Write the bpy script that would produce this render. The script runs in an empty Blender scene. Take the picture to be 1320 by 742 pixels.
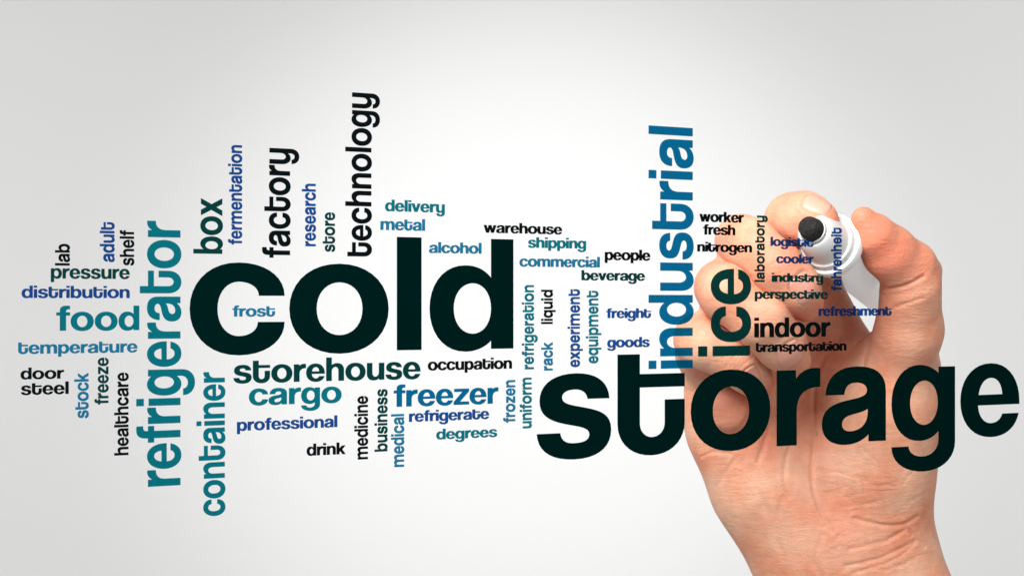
import bpy, bmesh, math, random
import numpy as np
from mathutils import Vector, Matrix

# ------------------------------------------------------------------ camera, world, lamps, exposure
F = 2200.0                     # focal length in photograph pixels (1320 wide)
HX, HY = 660.0, 390.0          # principal column, horizon row
scene = bpy.context.scene
COL = scene.collection

cam_d = bpy.data.cameras.new("camera")
cam = bpy.data.objects.new("camera", cam_d)
COL.objects.link(cam)
cam_d.sensor_width = 36.0
cam_d.lens = F / 1320.0 * 36.0
cam_d.shift_y = (HY - 371.0) / 1320.0
cam_d.clip_start = 0.01
cam_d.clip_end = 50.0
cam.location = (0, 0, 0)
cam.rotation_euler = (math.radians(90), 0, 0)
scene.camera = cam

world = bpy.data.worlds.new("World")
scene.world = world
world.use_nodes = True
bg = world.node_tree.nodes["Background"]
bg.inputs[0].default_value = (1.0, 1.0, 1.0, 1)
bg.inputs[1].default_value = 0.24


def area_lamp(name, loc, target, size, watts, color=(1, 1, 1)):
    ld = bpy.data.lights.new(name, 'AREA')
    ld.shape = 'SQUARE'
    ld.size = size
    ld.energy = watts
    ld.color = color
    o = bpy.data.objects.new(name, ld)
    COL.objects.link(o)
    o.location = loc
    d = Vector(target) - Vector(loc)
    o.rotation_euler = d.to_track_quat('-Z', 'Y').to_euler()
    return o


# two softboxes on the hand, washes and a spot on the paper behind
area_lamp("softbox", (-0.30, -0.02, 0.50), (0.13, 0.67, -0.03), 0.50, 18.0, (1.0, 0.98, 0.95))
area_lamp("fill_softbox", (0.62, -0.05, 0.12), (0.13, 0.67, -0.08), 0.5, 2.6, (1.0, 0.98, 0.96))
for sx in (-1.5, 1.5):
    area_lamp("backdrop_wash", (sx, 1.5, 0.2), (sx * 0.35, 3.0, -0.05), 0.8, 11.6)
sd = bpy.data.lights.new("backdrop_spot", 'SPOT')
sd.energy = 78
sd.spot_size = math.radians(43)
sd.spot_blend = 1.0
sd.shadow_soft_size = 0.15
so = bpy.data.objects.new("backdrop_spot", sd)
COL.objects.link(so)
so.location = (0.03, 1.0, 0.55)
so.rotation_euler = (Vector((0.03, 3.0, -0.06)) - Vector(so.location)).to_track_quat('-Z', 'Y').to_euler()

vs = scene.view_settings
vs.view_transform = 'Standard'
vs.look = 'None'
vs.exposure = 0.0
vs.gamma = 1.0
vs.use_curve_mapping = False
scene.render.engine = 'CYCLES'
scene.cycles.transparent_max_bounces = 24


# ------------------------------------------------------------------ helpers
def px(x, y, Y):
    """photograph pixel -> point at distance Y in front of the camera"""
    return Vector(((x - HX) / F * Y, Y, -(y - HY) / F * Y))


def tag(o, label=None, cat=None, group=None, kind=None):
    if label: o["label"] = label
    if cat: o["category"] = cat
    if group: o["group"] = group
    if kind: o["kind"] = kind
    return o


def link(name, mesh, mat=None, parent=None, smooth=False):
    o = bpy.data.objects.new(name, mesh)
    COL.objects.link(o)
    if mat and not mesh.materials:
        mesh.materials.append(mat)
    if parent: o.parent = parent
    if smooth:
        for p in mesh.polygons: p.use_smooth = True
    return o


def srgb(h):
    v = [int(h[i:i + 2], 16) / 255 for i in (0, 2, 4)]
    return [c / 12.92 if c <= 0.04045 else ((c + 0.055) / 1.055) ** 2.4 for c in v]


def nodes(name):
    m = bpy.data.materials.new(name)
    m.use_nodes = True
    nt = m.node_tree
    return m, nt, nt.nodes["Principled BSDF"], nt.nodes["Material Output"]


def simple(name, col, rough=0.5, spec=0.5, **kw):
    m, nt, b, out = nodes(name)
    b.inputs["Base Color"].default_value = (*col, 1)
    b.inputs["Roughness"].default_value = rough
    b.inputs["Specular IOR Level"].default_value = spec
    for k, v in kw.items():
        b.inputs[k.replace('_', ' ')].default_value = v
    return m


# ------------------------------------------------------------------ backdrop
m, nt, b, out = nodes("paper")
b.inputs["Base Color"].default_value = (0.80, 0.80, 0.80, 1)
b.inputs["Roughness"].default_value = 0.9
b.inputs["Specular IOR Level"].default_value = 0.1
nz = nt.nodes.new("ShaderNodeTexNoise"); nz.inputs["Scale"].default_value = 900
bp = nt.nodes.new("ShaderNodeBump"); bp.inputs["Strength"].default_value = 0.03; bp.inputs["Distance"].default_value = 0.001
nt.links.new(nz.outputs["Fac"], bp.inputs["Height"]); nt.links.new(bp.outputs["Normal"], b.inputs["Normal"])
bm = bmesh.new()
prof = [(3.0, 2.0), (3.0, 0.5), (3.0, -0.7), (2.99, -0.85), (2.96, -0.96), (2.89, -1.04), (2.78, -1.08), (2.5, -1.1), (0.6, -1.1)]
rows = [[bm.verts.new((x, y, z)) for x in (-2.2, -1.1, 0, 1.1, 2.2)] for y, z in prof]
for r0, r1 in zip(rows, rows[1:]):
    for i in range(4):
        bm.faces.new((r0[i], r0[i + 1], r1[i + 1], r1[i]))
me = bpy.data.meshes.new("backdrop"); bm.to_mesh(me)
tag(link("backdrop", me, m, smooth=True), "seamless pale grey paper backdrop, brightest in its middle", "backdrop", kind="structure")

# ------------------------------------------------------------------ lettering: glyph outlines (x-height 100)
# M/L points, C cubic, V quarter curve leaving vertically, H quarter curve leaving horizontally, Z close
GLYPH = {
    'o': "M 0 50 V 49 103 H 98 50 V 49 -3 H 0 50 Z M 26 50 V 49 81 H 72 50 V 49 19 H 26 50 Z",
    'c': "M 88 65 L 64 65 V 45 81 H 25 50 V 45 19 H 63 35 L 88 35 V 45 -3 H 0 50 V 45 103 H 88 65 Z",
    'd': "M 90 0 L 66 0 L 66 11 C 60 3 50 -3 38 -3 H 0 50 V 38 103 C 50 103 60 97 66 87 L 66 136 L 90 136 Z M 25 50 V 46 81 H 66 50 V 46 19 H 25 50 Z",
    'g': "M 90 100 L 67 100 L 67 90 C 60 98 50 103 39 103 H 0 50 V 39 -3 C 50 -3 60 2 67 11 L 67 -2 V 44 -25 H 23 -10 L 0 -10 V 45 -46 H 90 -6 Z M 25 50 V 46 81 H 66 50 V 46 19 H 25 50 Z",
    'n': "M 0 0 L 25 0 L 25 55 V 44 81 H 60 58 L 60 0 L 85 0 L 85 64 V 54 103 C 42 103 31 98 24 88 L 24 100 L 0 100 Z",
    'h': "M 0 0 L 25 0 L 25 55 V 44 81 H 60 58 L 60 0 L 85 0 L 85 64 V 54 103 C 42 103 31 98 25 89 L 25 136 L 0 136 Z",
    'm': "M 0 0 L 25 0 L 25 55 V 42 81 H 57 58 L 57 0 L 82 0 L 82 55 V 99 81 H 114 58 L 114 0 L 139 0 L 139 65 V 109 103 C 96 103 86 98 79 88 C 74 98 65 103 53 103 C 42 103 31 98 24 88 L 24 100 L 0 100 Z",
    'r': "M 0 0 L 25 0 L 25 45 C 25 67 35 77 56 77 L 56 102 C 42 104 31 99 24 87 L 24 100 L 0 100 Z",
    'a': "M 86 0 L 63 0 L 63 11 C 55 2 44 -3 31 -3 C 12 -3 0 8 0 26 C 0 45 13 53 33 57 C 48 60 61 61 61 70 C 61 77 55 81 45 81 C 35 81 30 76 29 65 L 5 65 C 6 89 21 103 47 103 C 73 103 86 91 86 69 Z M 62 46 C 57 41 49 40 41 38 C 31 36 26 32 26 25 C 26 19 30 15 38 15 C 53 15 62 25 62 40 Z",
    'e': "M 88 43 L 25 43 C 26 27 34 17 45 17 C 54 17 60 21 63 30 L 87 30 C 82 9 67 -3 45 -3 H 0 50 V 45 103 H 88 48 Z M 26 58 C 28 73 35 82 45 82 C 56 82 62 73 63 58 Z",
    's': "M 80 71 L 56 71 C 55 79 50 83 41 83 C 32 83 27 79 27 74 C 27 67 33 65 46 62 C 68 57 82 53 82 32 C 82 10 67 -3 41 -3 C 15 -3 1 9 0 30 L 25 30 C 26 21 31 17 41 17 C 52 17 58 20 58 27 C 58 34 51 36 38 39 C 15 44 3 51 3 70 C 3 90 18 103 43 103 C 66 103 79 91 80 71 Z",
    't': "M 0 125 L 25 125 L 25 100 L 78 100 L 78 83 L 25 83 L 25 38 V 40 20 H 55 38 L 55 67 L 78 67 L 78 38 V 39 -3 H 0 38 Z",
    'l': "M 0 0 L 25 0 L 25 136 L 0 136 Z",
    'i': "M 0 0 L 25 0 L 25 98 L 0 98 Z M 0 114 L 25 114 L 25 136 L 0 136 Z",
    'f': "M 15 0 L 40 0 L 40 82 L 57 82 L 57 100 L 40 100 L 40 104 C 40 113 45 117 57 116 L 57 135 C 52 136 48 136 43 136 C 24 136 15 127 15 108 L 15 100 L 0 100 L 0 82 L 15 82 Z",
    'k': "M 0 0 L 25 0 L 25 28 L 36 39 L 59 0 L 88 0 L 53 56 L 86 100 L 56 100 L 25 61 L 25 136 L 0 136 Z",
    'v': "M 31 0 L 56 0 L 88 100 L 61 100 L 44 32 L 27 100 L 0 100 Z",
    'w': "M 27 0 L 52 0 L 66 62 L 80 0 L 105 0 L 132 100 L 106 100 L 92 36 L 79 100 L 53 100 L 40 36 L 26 100 L 0 100 Z",
    'x': "M 0 0 L 28 0 L 44 28 L 60 0 L 90 0 L 59 51 L 88 100 L 60 100 L 45 74 L 30 100 L 1 100 L 30 51 Z",
    'z': "M 0 0 L 79 0 L 79 20 L 31 20 L 79 82 L 79 100 L 3 100 L 3 80 L 46 80 L 0 19 Z",
    'y': "M 0 100 L 25 100 L 25 42 V 41 19 H 60 44 L 60 100 L 85 100 L 85 -4 V 44 -46 H 3 -10 L 26 -10 C 27 -20 34 -25 44 -25 H 60 -5 L 60 11 C 54 2 44 -3 33 -3 H 0 38 Z",
}
MIRROR = {'b': ('d', 1, 0), 'p': ('d', 1, 1), 'q': ('d', 0, 1), 'u': ('n', 1, 1)}    # source, flip x, flip y
WIDTH = dict(o=98, c=88, d=90, g=90, n=85, h=85, m=139, r=56, a=86, e=88, s=82, t=78, l=25, i=25, f=57, k=88, v=88, w=132, x=90, z=79, y=85, b=90, p=90, q=90, u=85)
BEAR = dict(o=(3, 3), c=(3, 2), d=(3, 6), g=(3, 6), n=(6, 6), h=(6, 6), m=(6, 6), r=(6, 0), a=(3, 6), e=(3, 3), s=(3, 3), t=(5, 5), l=(6, 6), i=(6, 6), f=(1, 1),
            k=(6, 0), v=(0, 0), w=(0, 0), x=(0, 0), z=(2, 2), y=(6, 6), b=(6, 3), p=(6, 3), q=(3, 6), u=(6, 6))
KAP = 0.585


def contours(ch):
    fx = fy = 0
    src = ch
    if ch in MIRROR:
        src, fx, fy = MIRROR[ch]
    t = GLYPH[src].split()
    w = WIDTH[src]
    out, cur, i = [], None, 0
    while i < len(t):
        c = t[i]
        n = {'M': 2, 'L': 2, 'V': 2, 'H': 2, 'C': 6, 'Z': 0}[c]
        v = [float(q) for q in t[i + 1:i + 1 + n]]
        i += 1 + n
        if c == 'M':
            cur = [(v[0], v[1])]
        elif c == 'L':
            cur.append((v[0], v[1]))
        elif c in 'VHC':
            x0, y0 = cur[-1]
            x3, y3 = v[-2:]
            if c == 'V':
                x1, y1, x2, y2 = x0, y0 + KAP * (y3 - y0), x3 - KAP * (x3 - x0), y3
            elif c == 'H':
                x1, y1, x2, y2 = x0 + KAP * (x3 - x0), y0, x3, y3 - KAP * (y3 - y0)
            else:
                x1, y1, x2, y2 = v[:4]
            N = 9
            for k in range(1, N + 1):
                s = k / N
                a, bb, cc, d = (1 - s) ** 3, 3 * s * (1 - s) ** 2, 3 * s * s * (1 - s), s ** 3
                cur.append((a * x0 + bb * x1 + cc * x2 + d * x3, a * y0 + bb * y1 + cc * y2 + d * y3))
        else:
            if math.dist(cur[0], cur[-1]) < 1e-6: cur.pop()
            out.append([((w - x) if fx else x, (100 - y) if fy else y) for x, y in cur])
    return out


GMESH = {}


def glyph_mesh(ch, bold):
    if (ch, bold) in GMESH: return GMESH[ch, bold]
    cu = bpy.data.curves.new("letter", 'CURVE')
    cu.dimensions = '2D'
    cu.fill_mode = 'BOTH'
    cu.offset = bold
    cu.extrude = 0.6            # glyph units; scaled per word to about half a millimetre
    for pts in contours(ch):
        sp = cu.splines.new('POLY')
        sp.points.add(len(pts) - 1)
        for p, (x, y) in zip(sp.points, pts): p.co = (x, y, 0, 1)
        sp.use_cyclic_u = True
    tmp = bpy.data.objects.new("tmp", cu)
    me = bpy.data.meshes.new_from_object(tmp)
    bpy.data.objects.remove(tmp)
    bpy.data.curves.remove(cu)
    me.name = "letter"
    me.materials.clear()
    me.materials.append(None)
    GMESH[ch, bold] = me
    return me


INK = {}


def ink(hexa, clear):
    """printed colour film: the darkest are opaque, the coloured ones let the light through tinted"""
    if hexa in INK: return INK[hexa]
    c = srgb(hexa)
    m, nt, b, out = nodes("ink_" + hexa)
    b.inputs["Base Color"].default_value = (*c, 1)
    b.inputs["Roughness"].default_value = 0.6
    b.inputs["Specular IOR Level"].default_value = 0.0
    if clear > 0:
        tr = nt.nodes.new("ShaderNodeBsdfTransparent")
        tr.inputs[0].default_value = (*[math.sqrt(q) for q in c], 1)
        mx = nt.nodes.new("ShaderNodeMixShader")
        mx.inputs[0].default_value = clear
        nt.links.new(b.outputs[0], mx.inputs[1]); nt.links.new(tr.outputs[0], mx.inputs[2])
        nt.links.new(mx.outputs[0], out.inputs["Surface"])
    INK[hexa] = m
    return m


TAN = F / 3840.0
TH = math.atan(TAN)
D0 = 0.530                       # where the writing surface crosses the optical axis
U = Vector((math.cos(TH), math.sin(TH), 0))
NRM = Vector((math.sin(TH), -math.cos(TH), 0))
UP = Vector((0, 0, 1))


def on_plane(x, y):
    a = (x - HX) / F
    return px(x, y, D0 / (1 - a * TAN))


K0, K1, TL, BT, BL, GR, SL = "001615", "0a1214", "0c7482", "1f789c", "1c4d92", "083e3d", "096892"
# text, direction, left/bottom pixel, baseline pixel, right/top pixel, x-height in pixels, colour, where it stands
WORDS = [
    ("cold", 'h', 244.7, 455.3, 661.4, 114.5, K0, "huge near-black word {} in the middle of the cloud"),
    ("storage", 'h', 692.3, 591.0, 1313.5, 105.9, K0, "huge near-black word {} across the palm of the hand"),
    ("refrigerator", 'v', 624.6, 232.3, 285.4, 41.3, TL, "tall teal upright word {} beside the big letter c"),
    ("industrial", 'v', 474.1, 892.5, 165.3, 41.0, SL, "tall blue upright word {} just left of the fingers"),
    ("ice", 'v', 458.0, 966.4, 346.6, 48.3, GR, "short thick dark green upright word {} over the curled fingers"),
    ("container", 'v', 663.5, 289.5, 478.8, 26.4, TL, "teal upright word {} hanging below the big letter c"),
    ("technology", 'v', 330.7, 478.4, 120.8, 24.2, K1, "black upright word {} standing above the big letter o, tallest there"),
    ("factory", 'v', 332.4, 373.6, 191.9, 26.0, K1, "black upright word {} standing above the big letter c"),
    ("box", 'v', 327.2, 286.3, 255.9, 27.0, GR, "short dark green upright word {} above the big letter c"),
    ("fermentation", 'v', 315.3, 311.6, 187.5, 12.7, BL, "thin blue upright word {} between box and factory"),
    ("research", 'v', 317.5, 406.6, 237.1, 12.6, BL, "thin blue upright word {} right of factory"),
    ("store", 'v', 324.8, 431.4, 273.8, 12.0, GR, "small dark green upright word {} left of technology"),
    ("lab", 'v', 342.3, 89.6, 314.3, 13.5, K1, "tiny black upright word {} on top of pressure"),
    ("adult", 'v', 337.9, 147.2, 286.5, 13.4, BL, "small blue upright word {} left of shelf"),
    ("shelf", 'v', 342.3, 172.5, 297.0, 13.1, K1, "small black upright word {} left of refrigerator"),
    ("pressure", 'h', 65.8, 358.7, 166.9, 13.0, GR, "small dark green word {} under lab"),
    ("distribution", 'h', 28.1, 383.8, 166.9, 11.7, BL, "small royal blue word {} above food"),
    ("food", 'h', 72.8, 426.1, 179.3, 23.8, TL, "bold teal word {} left of refrigerator"),
    ("temperature", 'h', 23.7, 456.0, 176.9, 11.8, BT, "small sky blue word {} below food"),
    ("door", 'h', 26.7, 488.7, 82.3, 11.1, K1, "small black word {} directly above steel"),
    ("steel", 'h', 27.2, 508.8, 88.3, 11.9, K1, "small black word {} at the lower left, under door"),
    ("stock", 'v', 538.4, 113.8, 480.3, 13.1, BT, "small sky blue upright word {} right of steel"),
    ("freeze", 'v', 520.8, 139.5, 460.5, 12.8, GR, "small dark green upright word {} right of stock"),
    ("healthcare", 'v', 585.9, 165.3, 479.7, 13.1, K1, "long black upright word {} left of refrigerator"),
    ("frost", 'h', 300.0, 407.9, 354.2, 10.6, BT, "small sky blue word {} inside the big letter c"),
    ("storehouse", 'h', 301.2, 493.8, 541.7, 23.0, GR, "bold dark green word {} right under cold"),
    ("cargo", 'h', 321.2, 522.2, 440.0, 21.0, TL, "bold teal word {} under storehouse"),
    ("professional", 'h', 305.8, 555.0, 434.5, 11.4, BL, "small royal blue word {} under cargo"),
    ("drink", 'h', 395.6, 587.0, 445.3, 11.3, K1, "small black word {} lowest of the level words under cold"),
    ("medicine", 'v', 591.2, 473.9, 509.8, 12.4, K1, "small black upright word {} right of drink"),
    ("business", 'v', 581.1, 499.0, 501.0, 11.7, GR, "small dark green upright word {} right of medicine"),
    ("medical", 'v', 601.0, 520.5, 533.0, 11.8, BT, "small sky blue upright word {} under freezer"),
    ("freezer", 'h', 507.8, 524.2, 642.2, 21.2, SL, "bold blue word {} under occupation"),
    ("refrigerate", 'h', 527.6, 543.4, 630.1, 10.6, BL, "small royal blue word {} directly under freezer"),
    ("degrees", 'h', 562.7, 566.0, 640.5, 10.0, TL, "small teal word {} under refrigerate"),
    ("frozen", 'v', 544.0, 663.8, 489.4, 10.9, BT, "small sky blue upright word {} right of freezer"),
    ("uniform", 'v', 551.4, 684.9, 486.2, 10.7, TL, "small teal upright word {} touching the big letter s"),
    ("occupation", 'h', 551.8, 477.2, 659.6, 11.1, K1, "small black word {} under the big letter d"),
    ("delivery", 'h', 496.7, 272.0, 573.0, 11.0, TL, "small teal word {} right of technology, above metal"),
    ("metal", 'h', 490.8, 296.2, 547.6, 11.3, BT, "small sky blue word {} on top of the big letter l"),
    ("alcohol", 'h', 553.3, 325.8, 620.4, 10.4, BT, "small sky blue word {} between the big letters l and d"),
    ("warehouse", 'h', 623.8, 299.8, 724.2, 10.0, K1, "small black word {} on top of the big letter d"),
    ("shipping", 'h', 681.0, 319.1, 755.1, 10.1, TL, "small teal word {} under warehouse"),
    ("commercial", 'h', 670.0, 343.4, 772.9, 10.3, BT, "small sky blue word {} under shipping"),
    ("people", 'h', 780.0, 335.0, 837.9, 10.3, K1, "small black word {} left of industrial"),
    ("beverage", 'h', 750.0, 361.1, 831.0, 9.7, GR, "small dark green word {} under people"),
    ("refrigeration", 'v', 475.6, 687.8, 367.3, 10.9, TL, "long teal upright word {} right of the big letter d"),
    ("liquid", 'v', 417.4, 712.1, 373.3, 10.4, K1, "small black upright word {} above rack"),
    ("rack", 'v', 477.2, 712.1, 440.8, 10.4, BT, "tiny sky blue upright word {} under liquid"),
    ("experiment", 'v', 472.9, 747.0, 372.6, 11.0, BL, "small royal blue upright word {} left of equipment"),
    ("equipment", 'v', 468.0, 770.8, 374.6, 11.2, TL, "small teal upright word {} right of experiment"),
    ("freight", 'h', 782.0, 409.8, 838.7, 9.3, BL, "small royal blue word {} above goods"),
    ("goods", 'h', 783.2, 447.6, 837.0, 9.7, BL, "small royal blue word {} above the big letter t"),
    ("worker", 'h', 902.0, 285.5, 958.4, 9.9, K1, "small black word {} above fresh"),
    ("fresh", 'h', 907.0, 302.2, 947.4, 9.8, K1, "small black word {} between worker and nitrogen"),
    ("nitrogen", 'h', 899.3, 324.0, 969.0, 9.2, K1, "small black word {} under fresh"),
    ("laboratory", 'v', 363.3, 985.2, 278.0, 8.9, GR, "thin dark green upright word {} over the middle finger"),
    ("logistic", 'h', 993.7, 316.9, 1048.3, 8.7, BL, "small dark blue word {} over the marker nib"),
    ("cooler", 'h', 1001.1, 339.0, 1048.3, 8.7, BL, "small dark blue word {} under logistic"),
    ("industry", 'h', 995.3, 363.0, 1060.8, 8.4, GR, "small dark green word {} under cooler"),
    ("fahrenheit", 'v', 374.5, 1084.4, 293.6, 9.3, BL, "small blue upright word {} over the marker collar"),
    ("perspective", 'h', 973.3, 385.0, 1066.7, 9.1, GR, "small dark green word {} above indoor"),
    ("refreshment", 'h', 1055.7, 406.9, 1148.8, 9.1, BL, "small dark blue word {} beside the thumb"),
    ("indoor", 'h', 972.9, 434.7, 1070.0, 18.8, K1, "bold black word {} right of ice"),
    ("transportation", 'h', 974.9, 453.5, 1090.6, 9.3, K1, "small black word {} under indoor"),
]
CLEAR = {K0: 0.0, K1: 0.35, GR: 0.6, TL: 0.72, BT: 0.72, BL: 0.84, SL: 0.72}
for text, way, a0, base, a1, xh, hexa, lab in WORDS:
    adv, xs = 0.0, []
    for i, ch in enumerate(text):
        if i: adv += BEAR[text[i - 1]][1] + BEAR[ch][0]
        xs.append(adv)
        adv += WIDTH[ch]
    root = bpy.data.objects.new("word", None)
    root.empty_display_size = 0.01
    COL.objects.link(root)
    if way == 'h':
        p0 = on_plane(a0, base)
        q = on_plane(a1, base)
        sx = (Vector((q.x, q.y, 0)) - Vector((p0.x, p0.y, 0))).length / adv
        sy = xh * p0.y / F / 100
        ax, ay = U, UP
    else:
        p0 = on_plane(base, a0)
        sx = (a0 - a1) * p0.y / F / adv
        q = on_plane(base - xh, a0)
        sy = (Vector((q.x, q.y, 0)) - Vector((p0.x, p0.y, 0))).length / 100
        ax, ay = UP, -U
    sz = 0.0004
    M = Matrix(((ax.x * sx, ay.x * sy, NRM.x * sz, p0.x), (ax.y * sx, ay.y * sy, NRM.y * sz, p0.y), (ax.z * sx, ay.z * sy, NRM.z * sz, p0.z), (0, 0, 0, 1)))
    root.matrix_world = M
    tag(root, lab.format('"' + text + '"'), "word", "printed words of the cloud")
    mat = ink(hexa, CLEAR[hexa])
    for ch, x in zip(text, xs):
        o = bpy.data.objects.new("letter", glyph_mesh(ch, 0.4 if xh < 15 else 0.0))
        COL.objects.link(o)
        o.parent = root
        o.location = (x, 0, 0)
        o.material_slots[0].link = 'OBJECT'
        o.material_slots[0].material = mat

# ------------------------------------------------------------------ the hand: a distance field of tapered limbs, meshed
YH = 0.670                       # distance of the palm


def hp(x, y, d):
    """photograph pixel + millimetres towards the camera from the palm's distance -> world (metres)"""
    return np.array(px(x, y, YH - d / 1000.0))


VOX = 0.00055
LO = np.array(px(850, 890, YH + 0.0)) ; HI = np.array(px(1340, 225, YH + 0.0))
LO[1], HI[1] = YH - 0.068, YH + 0.060
DIM = np.ceil((HI - LO) / VOX).astype(int)
AX = [(LO[i] + VOX * np.arange(DIM[i])).astype(np.float32) for i in range(3)]


def field():
    return np.full(tuple(DIM), 0.05, np.float32)


def smin(a, b, k):
    h = np.maximum(k - np.abs(a - b), 0.0)
    return np.minimum(a, b) - h * h / (4 * k)


def cone(fld, A, ra, B, rb, k, flat=1.0):
    """tapered limb from A (radius ra mm) to B (radius rb mm), smoothly joined; flat > 1 thins it in depth"""
    A = np.array(A); B = np.array(B); ra /= 1000; rb /= 1000
    k /= 1000
    m = max(ra, rb) + k + 0.004
    lo = np.minimum(A, B) - m; hi = np.maximum(A, B) + m
    s = [slice(max(0, int((lo[i] - LO[i]) / VOX)), min(DIM[i], int((hi[i] - LO[i]) / VOX) + 2)) for i in range(3)]
    if any(q.start >= q.stop for q in s): return
    X = AX[0][s[0]][:, None, None]; Y = AX[1][s[1]][None, :, None]; Z = AX[2][s[2]][None, None, :]
    d = B - A
    d2 = d.copy(); d2[1] *= flat
    L2 = float(d2 @ d2) + 1e-12
    vx, vy, vz = X - A[0], (Y - A[1]) * flat, Z - A[2]
    t = np.clip((vx * d2[0] + vy * d2[1] + vz * d2[2]) / L2, 0, 1)
    r = ra + (rb - ra) * t
    dist = np.sqrt((vx - t * d2[0]) ** 2 + (vy - t * d2[1]) ** 2 + (vz - t * d2[2]) ** 2) - r
    sub = fld[s[0], s[1], s[2]]
    fld[s[0], s[1], s[2]] = smin(sub, dist.astype(np.float32), k)


def chain(fld, pts, k, flat=1.0):
    for (x0, y0, d0, r0), (x1, y1, d1, r1) in zip(pts, pts[1:]):
        cone(fld, hp(x0, y0, d0), r0, hp(x1, y1, d1), r1, k, flat)


body = field()
# forearm and wrist
chain(body, [(1126, 950, -14, 23.5), (1034, 690, -14, 22)], 12, 1.25)
chain(body, [(1232, 950, -14, 23.5), (1134, 690, -14, 20)], 12, 1.25)
chain(body, [(1178, 950, -14, 26.5), (1080, 690, -14, 24)], 12, 1.25)
# heel of the hand: little-finger side, middle, thumb ball
chain(body, [(1038, 690, -14, 22), (992, 620, -13, 22), (950, 545, -11, 18.5), (918, 480, -6, 12)], 12, 1.15)
chain(body, [(1080, 690, -14, 24), (1060, 600, -18, 22), (1040, 480, -22, 18)], 12, 1.2)
chain(body, [(1132, 690, -14, 18), (1128, 600, -10, 21.5), (1140, 520, -6, 21), (1156, 470, -2, 15.5)], 12, 1.1)
# knuckle row and first finger joints (towards the camera)
chain(body, [(1078, 452, -20, 13), (1020, 420, -22, 13), (965, 440, -20, 12), (925, 470, -14, 10)], 7)
chain(body, [(1082, 440, -18, 12), (1046, 368, -4, 11), (1008, 304, 16, 9.2)], 3.5)
chain(body, [(1020, 420, -20, 12), (985, 360, 8, 10.5), (955, 310, 34, 9.5)], 6)
chain(body, [(965, 440, -18, 12), (945, 400, 10, 10.5), (930, 370, 34, 9.8)], 6)
chain(body, [(925, 470, -10, 10.5), (909, 455, 10, 10.2), (902, 437, 26, 9.6)], 6)
# flesh folded up under the little finger
chain(body, [(942, 528, 7, 9), (934, 512, 9, 8.5)], 5)
# thumb, first joint
chain(body, [(1156, 478, 0, 15), (1172, 425, 14, 12.2), (1174, 366, 28, 11.4)], 4.5)

thumb = field()
chain(thumb, [(1169, 350, 31, 10.6), (1143, 326, 39, 8.4), (1126, 304, 45, 6.4), (1113, 282, 47, 4.5)], 4)
chain(thumb, [(1191, 350, 26, 6.8), (1176, 338, 31, 7.0), (1152, 317, 38, 6.2), (1132, 297, 44, 5.0)], 4)

index = field()
chain(index, [(1010, 302, 16, 9.2), (1022, 284, 34, 9.4), (1038, 281, 43, 8.8), (1056, 286, 48, 7.2)], 5)
middle = field()
chain(middle, [(956, 310, 34, 9.8), (968, 318, 42, 9.6), (1000, 346, 48, 9.4), (1022, 370, 46, 8.9), (1036, 389, 40, 7.4)], 5)
ring = field()
chain(ring, [(930, 370, 34, 10.2), (940, 378, 42, 10.2), (982, 412, 46, 9.8), (1004, 440, 40, 9.0), (1019, 463, 32, 7.6)], 5)
little = field()
chain(little, [(902, 437, 26, 9.8), (912, 441, 32, 9.4), (948, 460, 33, 8.6), (963, 475, 28, 8.0), (976, 494, 20, 6.6)], 5)

F3 = smin(body, thumb, 0.0013)
G = index
for g in (middle, ring, little):      # fingers pressed together part in a narrow groove
    groove = 0.0006 * np.exp(-((G - g) / 0.0011) ** 2)
    G = smin(G, g, 0.0008) + groove
F3 = smin(F3, G, 0.0012)
del G, g, groove
del body, thumb, index, middle, ring, little


def surface_nets(f):
    nx, ny, nz = f.shape
    ins = f < 0
    c = np.zeros((nx - 1, ny - 1, nz - 1), np.int8)
    for dx in (0, 1):
        for dy in (0, 1):
            for dz in (0, 1):
                c += ins[dx:nx - 1 + dx, dy:ny - 1 + dy, dz:nz - 1 + dz]
    act = (c > 0) & (c < 8)
    idx = np.argwhere(act)
    vid = np.full(act.shape, -1, np.int64)
    vid[act] = np.arange(len(idx))
    pos = np.zeros((len(idx), 3)); cnt = np.zeros(len(idx))
    cor = [(a, b_, c_) for a in (0, 1) for b_ in (0, 1) for c_ in (0, 1)]
    val = [f[idx[:, 0] + a, idx[:, 1] + b_, idx[:, 2] + c_].astype(np.float64) for a, b_, c_ in cor]
    for i in range(8):
        for j in range(i + 1, 8):
            if sum(abs(p - q) for p, q in zip(cor[i], cor[j])) != 1: continue
            cross = (val[i] < 0) != (val[j] < 0)
            t = np.where(cross, val[i] / (val[i] - val[j] + 1e-20), 0)
            p = np.array(cor[i]) + t[:, None] * (np.array(cor[j]) - np.array(cor[i]))
            pos += np.where(cross[:, None], p, 0); cnt += cross
    verts = LO + VOX * (idx + pos / cnt[:, None])
    quads = []
    for ax in range(3):
        a1, a2 = (ax + 1) % 3, (ax + 2) % 3
        s0 = [slice(None)] * 3; s1 = [slice(None)] * 3
        s0[ax] = slice(0, -1); s1[ax] = slice(1, None)
        A = ins[tuple(s0)]; B = ins[tuple(s1)]
        e = np.argwhere(A != B)
        e = e[(e[:, a1] > 0) & (e[:, a2] > 0) & (e[:, a1] < f.shape[a1] - 1) & (e[:, a2] < f.shape[a2] - 1)]
        o1 = np.zeros(3, int); o1[a1] = 1
        o2 = np.zeros(3, int); o2[a2] = 1
        q = np.stack([vid[tuple((e - o1 - o2).T)], vid[tuple((e - o2).T)], vid[tuple(e.T)], vid[tuple((e - o1).T)]], 1)
        flip = ~A[tuple(e.T)]
        q[flip] = q[flip][:, ::-1]
        quads.append(q)
    return verts, np.concatenate(quads)


HV, HQ = surface_nets(F3)


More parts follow.
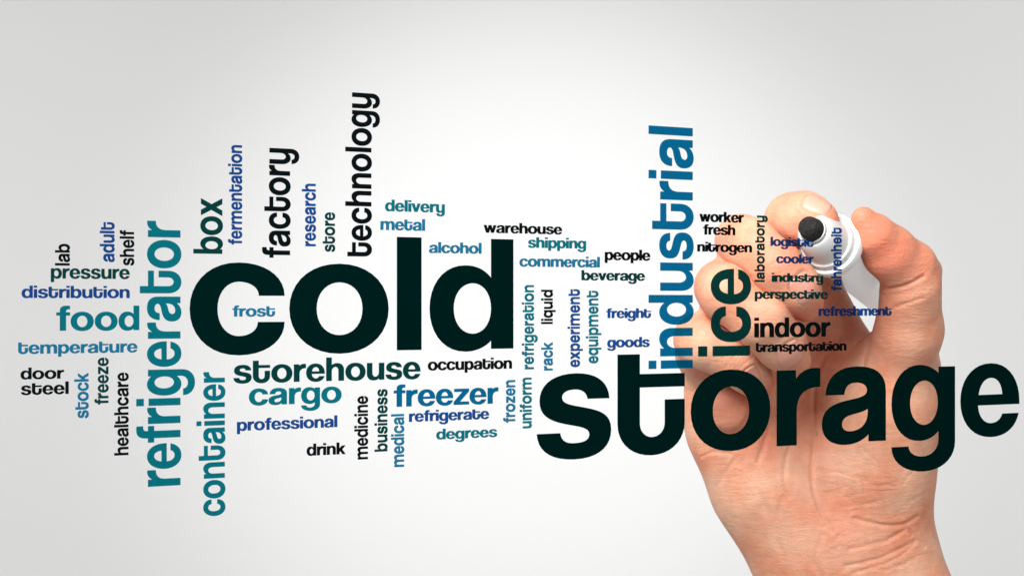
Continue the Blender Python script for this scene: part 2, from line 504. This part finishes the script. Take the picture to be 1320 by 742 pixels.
def smooth_verts(v, q, it, lam):
    e = np.concatenate([q[:, [i, (i + 1) % 4]] for i in range(4)])
    n = len(v)
    deg = np.bincount(e.ravel(), minlength=n)[:, None]
    for _ in range(it):
        s = np.stack([np.bincount(e[:, 0], v[e[:, 1], k], n) + np.bincount(e[:, 1], v[e[:, 0], k], n) for k in range(3)], 1)
        v = v + lam * (s / np.maximum(deg, 1) - v)
    return v


HV = smooth_verts(HV, HQ, 3, 0.35)


def normals(v, q):
    a, b_, c_, d = (v[q[:, i]] for i in range(4))
    n = np.cross(c_ - a, d - b_)
    out = np.zeros_like(v)
    for i in range(4):
        for k in range(3):
            out[:, k] += np.bincount(q[:, i], n[:, k], len(v))
    return out / (np.linalg.norm(out, axis=1, keepdims=True) + 1e-12)


HN = normals(HV, HQ)
PXC = np.stack([HV[:, 0] / HV[:, 1] * F + HX, HY - HV[:, 2] / HV[:, 1] * F], 1)
DEP = (YH - HV[:, 1]) * 1000


def seg_dist(P, poly):
    best = np.full(len(P), 1e9)
    for (x0, y0), (x1, y1) in zip(poly, poly[1:]):
        d = np.array([x1 - x0, y1 - y0], float)
        t = np.clip(((P - (x0, y0)) @ d) / (d @ d + 1e-9), 0, 1)
        best = np.minimum(best, np.hypot(P[:, 0] - x0 - t * d[0], P[:, 1] - y0 - t * d[1]))
    return best


def curve2(pts, n=6):
    """Catmull-Rom through the points"""
    p = [pts[0]] + list(pts) + [pts[-1]]
    out = []
    for i in range(1, len(p) - 2):
        for k in range(n):
            t = k / n
            out.append(tuple(0.5 * (2 * p[i][j] + (p[i + 1][j] - p[i - 1][j]) * t + (2 * p[i - 1][j] - 5 * p[i][j] + 4 * p[i + 1][j] - p[i + 2][j]) * t * t
                                    + (3 * p[i][j] - p[i - 1][j] - 3 * p[i + 1][j] + p[i + 2][j]) * t ** 3) for j in (0, 1)))
    out.append(tuple(pts[-1]))
    return out


# skin folds of palm, wrist and thumb: polyline, width px, depth mm, depth range (mm towards camera)
FOLDS = [
    ([(1101, 668), (1138, 676), (1165, 675), (1182, 665)], 2.2, 0.9, -40, 20),
    ([(1165, 675), (1180, 692), (1192, 705)], 2.0, 0.6, -40, 20),
    ([(1096, 707), (1138, 697), (1166, 683)], 2.4, 0.6, -40, 20),
    ([(1089, 729), (1133, 719), (1180, 697)], 2.4, 0.7, -40, 20),
    ([(1106, 737), (1150, 722), (1178, 702)], 2.0, 0.4, -40, 20),
    ([(1085, 653), (1105, 650), (1130, 648)], 1.8, 0.35, -40, 20),
    ([(1090, 640), (1120, 634), (1155, 632)], 1.8, 0.3, -40, 20),
    ([(1100, 622), (1130, 617), (1165, 618)], 1.6, 0.25, -40, 20),
    ([(1085, 440), (1062, 462), (1050, 500), (1049, 570), (1047, 616), (1055, 652), (1072, 684)], 2.6, 0.9, -40, 12),
    ([(1030, 560), (1016, 582), (1011, 616), (1018, 640)], 3.0, 0.6, -40, 10),
    ([(1000, 535), (992, 553), (977, 594)], 3.0, 0.7, -40, 10),
    ([(950, 590), (938, 604), (928, 622)], 3.0, 0.4, -40, 12),
    ([(965, 500), (966, 530), (955, 550), (940, 557), (925, 553)], 2.4, 0.8, -40, 25),
    ([(905, 588), (920, 582), (940, 584)], 2.0, 0.5, -40, 12),
    ([(1122, 440), (1116, 455), (1112, 474)], 2.6, 0.8, -40, 15),
    ([(1150, 398), (1165, 392), (1190, 384)], 2.2, 0.35, -5, 60),
    ([(1132, 372), (1152, 371), (1172, 366), (1190, 356)], 2.0, 1.0, -5, 60),
    ([(1010, 640), (1000, 680), (1010, 720)], 4.0, 0.4, -40, 15),
    ([(1060, 690), (1050, 720), (1060, 742)], 4.0, 0.5, -40, 15),
    ([(975, 630), (990, 660), (1000, 700)], 3.5, 0.3, -40, 15),
]
disp = np.zeros(len(HV))
front = np.clip(-HN[:, 1] * 2, 0, 1)
for pts, w, dm, d0, d1 in FOLDS:
    c2 = curve2(pts)
    d = seg_dist(PXC, c2)
    ok = (DEP > d0) & (DEP < d1)
    disp += 0.7 * np.where(ok, front * (-dm * np.exp(-(d / w) ** 2) + 0.14 * dm * np.exp(-((d - 2.3 * w) / (1.3 * w)) ** 2)), 0)
# many fine lines over wrist and thumb ball
rnd = random.Random(4)
for k in range(70):
    x, y = rnd.uniform(1070, 1195), rnd.uniform(600, 742)
    ang = math.radians(-8 + (y - 640) * -0.16 + rnd.gauss(0, 12)) if x < 1150 else math.radians(rnd.choice((-35, 35)) + rnd.gauss(0, 12))
    ln = rnd.uniform(10, 34)
    pts = [(x + math.cos(ang) * ln * t + rnd.gauss(0, 1.2), y + math.sin(ang) * ln * t + rnd.gauss(0, 1.2)) for t in (-0.5, -0.15, 0.2, 0.5)]
    d = seg_dist(PXC, curve2(pts, 3))
    disp += np.where(DEP < 20, front * -rnd.uniform(0.08, 0.2) * np.exp(-(d / 1.6) ** 2), 0)
for k in range(40):
    x, y = rnd.uniform(930, 1150), rnd.uniform(480, 640)
    ang = math.radians(rnd.choice((60, 105, 120, 75)) + rnd.gauss(0, 10))
    ln = rnd.uniform(14, 50)
    pts = [(x + math.cos(ang) * ln * t + rnd.gauss(0, 1.5), y + math.sin(ang) * ln * t + rnd.gauss(0, 1.5)) for t in (-0.5, -0.15, 0.2, 0.5)]
    d = seg_dist(PXC, curve2(pts, 3))
    disp += np.where(DEP < 14, front * -rnd.uniform(0.05, 0.16) * np.exp(-(d / 1.9) ** 2), 0)
# wrinkles across the backs of the end joints
for (cx, cy), (ux, uy), half, n in [((1000, 346), (0.62, 0.78), 24, 4), ((984, 414), (0.6, 0.8), 26, 4), ((952, 465), (0.7, 0.7), 22, 4), ((958, 312), (0.75, 0.66), 26, 3), ((934, 374), (0.75, 0.66), 26, 3)]:
    for k in range(n):
        o = (k - (n - 1) / 2) * 5.0
        x, y = cx + ux * o, cy + uy * o
        pts = [(x - uy * half * s + ux * 3 * s * s, y + ux * half * s + uy * 3 * s * s) for s in (-0.8, -0.3, 0.3, 0.8)]
        d = seg_dist(PXC, pts)
        disp += np.where(DEP > 20, front * -0.22 * np.exp(-(d / 1.7) ** 2), 0)
NAILS = [  # centre pixel, depth, direction to the tip, outward direction, length, width (mm)
    (1052, 268, 50, (0.8, -0.35, -0.35), (0.15, -0.72, 0.68), 11, 9.5),
    (1030, 373, 50, (0.55, 0.25, -0.8), (0.2, -0.95, 0.1), 11.5, 10.5),
    (1014, 455, 44, (0.45, 0.45, -0.8), (0.2, -0.9, -0.1), 11, 10.5),
    (965, 481, 34, (0.5, 0.45, -0.75), (0.1, -0.9, -0.15), 8.5, 7.2)]


def nail_frame(nl):
    c = hp(*nl[:3])
    n = np.array(nl[4], float); n /= np.linalg.norm(n)
    a = np.array(nl[3], float); a -= n * (a @ n); a /= np.linalg.norm(a)
    return c, n, a, np.cross(n, a)


for nl in NAILS:                    # a shallow bed with a raised fold of skin round its root and sides
    c, n, a, sd_ = nail_frame(nl)
    R = HV - c
    u = (R @ a) / (nl[5] / 2000); v = (R @ sd_) / (nl[6] / 2000); h = R @ n
    rr = (np.abs(u) ** 3.2 + np.abs(v) ** 3.2) ** (1 / 3.2)
    ok = (h > -0.011) & (h < 0.008) & ((HN @ n) > 0.0)
    tipside = np.clip(1 - np.maximum(u, 0), 0, 1)
    disp += np.where(ok, -0.32 * np.clip((1.03 - rr) / 0.12, 0, 1) + 0.25 * np.exp(-((rr - 1.18) / 0.13) ** 2) * tipside, 0)
HV = HV + HN * (disp / 1000)[:, None]

# blush: finger ends, thumb and knuckles carry more blood than the palm
blush = np.zeros(len(HV))
for x, y, d, r, a in [(1042, 398, 40, 12, 1.0), (1022, 474, 32, 9, 0.8), (978, 500, 20, 9, 0.8), (1062, 288, 50, 11, 0.8), (1030, 262, 44, 10, 0.35), (1122, 292, 50, 14, 0.9), (1142, 328, 46, 16, 0.85),
                      (1160, 350, 40, 12, 0.6), (940, 528, 14, 12, 0.6), (1016, 335, 52, 11, 0.7), (1000, 340, 56, 8, 0.3), (930, 322, 40, 9, 0.55), (1070, 660, 5, 14, 0.35), (1080, 690, 3, 12, 0.5),
                      (902, 400, 40, 9, 0.6), (1090, 430, -8, 14, 0.5), (1150, 455, 14, 12, 0.3), (1030, 450, 38, 8, 0.4), (890, 470, 20, 9, 0.5), (1052, 600, 3, 9, 0.3), (985, 560, 5, 9, 0.35), (1175, 345, 34, 8, 0.2)]:
    q = hp(x, y, d)
    blush = np.maximum(blush, a * np.exp(-(np.linalg.norm(HV - q, axis=1) / (r / 1000)) ** 2))

me = bpy.data.meshes.new("hand")
me.vertices.add(len(HV)); me.vertices.foreach_set("co", HV.ravel())
me.loops.add(HQ.size); me.loops.foreach_set("vertex_index", HQ.ravel().astype(np.int32))
me.polygons.add(len(HQ))
me.polygons.foreach_set("loop_start", np.arange(0, HQ.size, 4, dtype=np.int32))
me.polygons.foreach_set("loop_total", np.full(len(HQ), 4, np.int32))
me.update(calc_edges=True)
at = me.attributes.new("blush", 'FLOAT', 'POINT'); at.data.foreach_set("value", blush.astype(np.float32))
me.validate()


def skin_material():
    m, nt, b, out = nodes("skin")
    N = nt.nodes.new; L = nt.links.new
    geo = N("ShaderNodeNewGeometry")
    tc = N("ShaderNodeTexCoord")
    n1 = N("ShaderNodeTexNoise"); n1.inputs["Scale"].default_value = 55; n1.inputs["Detail"].default_value = 5
    n2 = N("ShaderNodeTexNoise"); n2.inputs["Scale"].default_value = 260; n2.inputs["Detail"].default_value = 4
    for n in (n1, n2): L(tc.outputs["Object"], n.inputs["Vector"])
    mix1 = N("ShaderNodeMix"); mix1.data_type = 'RGBA'
    mix1.inputs[6].default_value = (0.79, 0.44, 0.295, 1); mix1.inputs[7].default_value = (0.74, 0.29, 0.17, 1)
    r1 = N("ShaderNodeMapRange"); r1.inputs[1].default_value = 0.38; r1.inputs[2].default_value = 0.68
    L(n1.outputs["Fac"], r1.inputs[0]); L(r1.outputs[0], mix1.inputs[0])
    mix2 = N("ShaderNodeMix"); mix2.data_type = 'RGBA'; mix2.inputs[7].default_value = (0.72, 0.155, 0.085, 1)
    att = N("ShaderNodeAttribute"); att.attribute_name = "blush"
    ml = N("ShaderNodeMath"); ml.operation = 'MULTIPLY'
    r2 = N("ShaderNodeMapRange"); r2.inputs[3].default_value = 0.55; r2.inputs[4].default_value = 1.0
    L(n2.outputs["Fac"], r2.inputs[0]); L(att.outputs["Fac"], ml.inputs[0]); L(r2.outputs[0], ml.inputs[1])
    L(mix1.outputs[2], mix2.inputs[6]); L(ml.outputs[0], mix2.inputs[0])
    # pale and ruddy mottling
    mix3 = N("ShaderNodeMix"); mix3.data_type = 'RGBA'; mix3.blend_type = 'MULTIPLY'; mix3.inputs[0].default_value = 0.35
    r3 = N("ShaderNodeMapRange"); r3.inputs[1].default_value = 0.3; r3.inputs[2].default_value = 0.7; r3.inputs[3].default_value = 0.72; r3.inputs[4].default_value = 1.1
    L(n2.outputs["Fac"], r3.inputs[0]); L(mix2.outputs[2], mix3.inputs[6]); L(r3.outputs[0], mix3.inputs[7])
    L(mix3.outputs[2], b.inputs["Base Color"])
    b.inputs["Roughness"].default_value = 0.52
    b.inputs["Specular IOR Level"].default_value = 0.35
    b.inputs["Subsurface Weight"].default_value = 0.35
    b.inputs["Subsurface Radius"].default_value = (1.0, 0.35, 0.18)
    b.inputs["Subsurface Scale"].default_value = 0.0028
    # fine relief: cell pattern and stretched lines
    vo = N("ShaderNodeTexVoronoi"); vo.inputs["Scale"].default_value = 1500
    L(tc.outputs["Object"], vo.inputs["Vector"])
    mp = N("ShaderNodeMapping"); mp.inputs["Scale"].default_value = (160, 160, 700); mp.inputs["Rotation"].default_value = (0, 0.25, 0)
    L(tc.outputs["Object"], mp.inputs["Vector"])
    n3 = N("ShaderNodeTexNoise"); n3.inputs["Scale"].default_value = 1.0; n3.inputs["Detail"].default_value = 3; n3.inputs["Distortion"].default_value = 0.6
    L(mp.outputs[0], n3.inputs["Vector"])
    ad = N("ShaderNodeMath"); ad.operation = 'MULTIPLY_ADD'; ad.inputs[1].default_value = 0.35
    L(vo.outputs["Distance"], ad.inputs[0]); L(n3.outputs["Fac"], ad.inputs[2])
    bp = N("ShaderNodeBump"); bp.inputs["Strength"].default_value = 0.5; bp.inputs["Distance"].default_value = 0.0006
    L(ad.outputs[0], bp.inputs["Height"]); L(bp.outputs["Normal"], b.inputs["Normal"])
    return m


SKIN = skin_material()
hand = link("hand", me, SKIN, smooth=True)
tag(hand, "bare right hand with palm to the viewer and curled fingers, holding a marker", "hand")

# nails: curved plates lying on the finger ends
m, nt, b, out = nodes("nail")
b.inputs["Base Color"].default_value = (0.77, 0.365, 0.275, 1)
b.inputs["Roughness"].default_value = 0.42
b.inputs["Subsurface Weight"].default_value = 0.3
b.inputs["Subsurface Radius"].default_value = (1, 0.4, 0.3)
b.inputs["Subsurface Scale"].default_value = 0.002
NAIL = m


def sample(P):
    g = (P - LO) / VOX
    i = np.clip(np.floor(g).astype(int), 0, DIM - 2)
    t = g - i
    r = 0.0
    for a in (0, 1):
        for b_ in (0, 1):
            for c_ in (0, 1):
                w = (t[:, 0] if a else 1 - t[:, 0]) * (t[:, 1] if b_ else 1 - t[:, 1]) * (t[:, 2] if c_ else 1 - t[:, 2])
                r = r + w * F3[i[:, 0] + a, i[:, 1] + b_, i[:, 2] + c_]
    return r


def nail(nl):
    c, n, a, s = nail_frame(nl)
    NU, NW = 15, 13
    g = np.array([(u, v) for u in np.linspace(-1, 1, NU) for v in np.linspace(-1, 1, NW)])
    # square grid -> rounded rectangle
    u = g[:, 0] * np.sqrt(1 - 0.30 * g[:, 1] ** 2); v = g[:, 1] * np.sqrt(1 - 0.30 * g[:, 0] ** 2)
    P = c + np.outer(u * nl[5] / 2000, a) + np.outer(v * nl[6] / 2000, s) + n * 0.010
    for _ in range(60):
        P = P - n * np.clip(sample(P) * 0.8, -0.001, 0.0015)[:, None]
    lift = 0.00003 + 0.00022 * (1 - v ** 2)
    lift[np.maximum(np.abs(g[:, 0]), np.abs(g[:, 1])) > 0.99] = -0.0009
    P = P + n * lift[:, None]
    f = [(i * NW + j, (i + 1) * NW + j, (i + 1) * NW + j + 1, i * NW + j + 1) for i in range(NU - 1) for j in range(NW - 1)]
    mn = bpy.data.meshes.new("fingernail")
    mn.from_pydata([tuple(p) for p in P], [], f)
    link("fingernail", mn, NAIL, hand, smooth=True)


for nl in NAILS: nail(nl)

# ------------------------------------------------------------------ the marker
PLAST = simple("white_plastic", (0.80, 0.81, 0.82), 0.22, 0.5)
CLEARP = simple("pale_plastic", (0.74, 0.78, 0.80), 0.3, 0.5, Alpha=0.42)
PALEG = simple("light_grey_plastic", (0.60, 0.61, 0.61), 0.3, 0.5)
GREYP = simple("grey_plastic", (0.36, 0.37, 0.37), 0.35, 0.5)
mm, nt, b, out = nodes("felt")
b.inputs["Roughness"].default_value = 0.95
nz = nt.nodes.new("ShaderNodeTexNoise"); nz.inputs["Scale"].default_value = 900; nz.inputs["Detail"].default_value = 4
cr = nt.nodes.new("ShaderNodeValToRGB")
cr.color_ramp.elements[0].position = 0.35; cr.color_ramp.elements[0].color = (0.003, 0.003, 0.003, 1)
cr.color_ramp.elements[1].position = 0.75; cr.color_ramp.elements[1].color = (0.025, 0.025, 0.023, 1)
tcn = nt.nodes.new("ShaderNodeTexCoord"); nt.links.new(tcn.outputs["Object"], nz.inputs["Vector"])
nt.links.new(nz.outputs["Fac"], cr.inputs[0]); nt.links.new(cr.outputs[0], b.inputs["Base Color"])
bp = nt.nodes.new("ShaderNodeBump"); bp.inputs["Distance"].default_value = 0.0005; bp.inputs["Strength"].default_value = 0.6
nt.links.new(nz.outputs["Fac"], bp.inputs["Height"]); nt.links.new(bp.outputs["Normal"], b.inputs["Normal"])
FELT = mm

rim = px(1067, 313, YH - 0.045)
tipp = px(1036, 287, YH - 0.064)
axis = (tipp - rim).normalized()
mk = bpy.data.objects.new("marker", None); COL.objects.link(mk)
mk.empty_display_size = 0.01
mk.matrix_world = Matrix.Translation(rim) @ axis.to_track_quat('Z', 'Y').to_matrix().to_4x4()
tag(mk, "white whiteboard marker with blunt black nib, gripped between thumb and fingers", "marker")


def lathe(name, prof, mat, N=56):
    """prof in mm: (radius, height along the axis)"""
    bm = bmesh.new()
    rings = []
    for r, z in prof:
        if r < 1e-6:
            rings.append([bm.verts.new((0, 0, z / 1000))])
        else:
            rings.append([bm.verts.new((r / 1000 * math.cos(2 * math.pi * i / N), r / 1000 * math.sin(2 * math.pi * i / N), z / 1000)) for i in range(N)])
    for a, c in zip(rings, rings[1:]):
        for i in range(N):
            j = (i + 1) % N
            if len(a) == 1 and len(c) == 1: continue
            if len(a) == 1: bm.faces.new((a[0], c[j], c[i]))
            elif len(c) == 1: bm.faces.new((a[i], a[j], c[0]))
            else: bm.faces.new((a[i], a[j], c[j], c[i]))
    bmesh.ops.recalc_face_normals(bm, faces=bm.faces[:])
    me = bpy.data.meshes.new(name); bm.to_mesh(me); bm.free()
    o = link(name, me, mat, mk, smooth=True)
    md = o.modifiers.new("edge", 'EDGE_SPLIT'); md.split_angle = math.radians(43)
    return o


lathe("barrel", [(0, -70), (8.2, -70), (9.0, -69), (9.4, -65), (9.6, -10), (9.6, -5.2), (0, -5.2)], CLEARP)
lathe("collar_ring", [(0, -5.1), (11.4, -5.1), (12.0, -4.5), (12.0, -1.4), (11.6, -0.7), (10.6, -0.6), (0, -0.6)], PLAST)
lathe("collar", [(0, -0.5), (10.2, -0.5), (10.2, 1.4), (9.8, 2.0), (9.0, 2.1), (8.8, 2.6), (8.2, 7.0), (6.6, 12.8), (5.8, 13.6), (4.9, 13.6), (4.9, 11.0), (0, 11.0)], PALEG)
lathe("nib_socket", [(0, 11.2), (4.85, 11.2), (4.85, 15.0), (4.4, 15.1), (4.4, 12.6), (0, 12.6)], GREYP)
lathe("nib", [(0, 12.8), (4.1, 12.8), (4.1, 17.4), (3.8, 19.2), (3.0, 20.4), (1.6, 21.0), (0, 21.2)], FELT, 40)
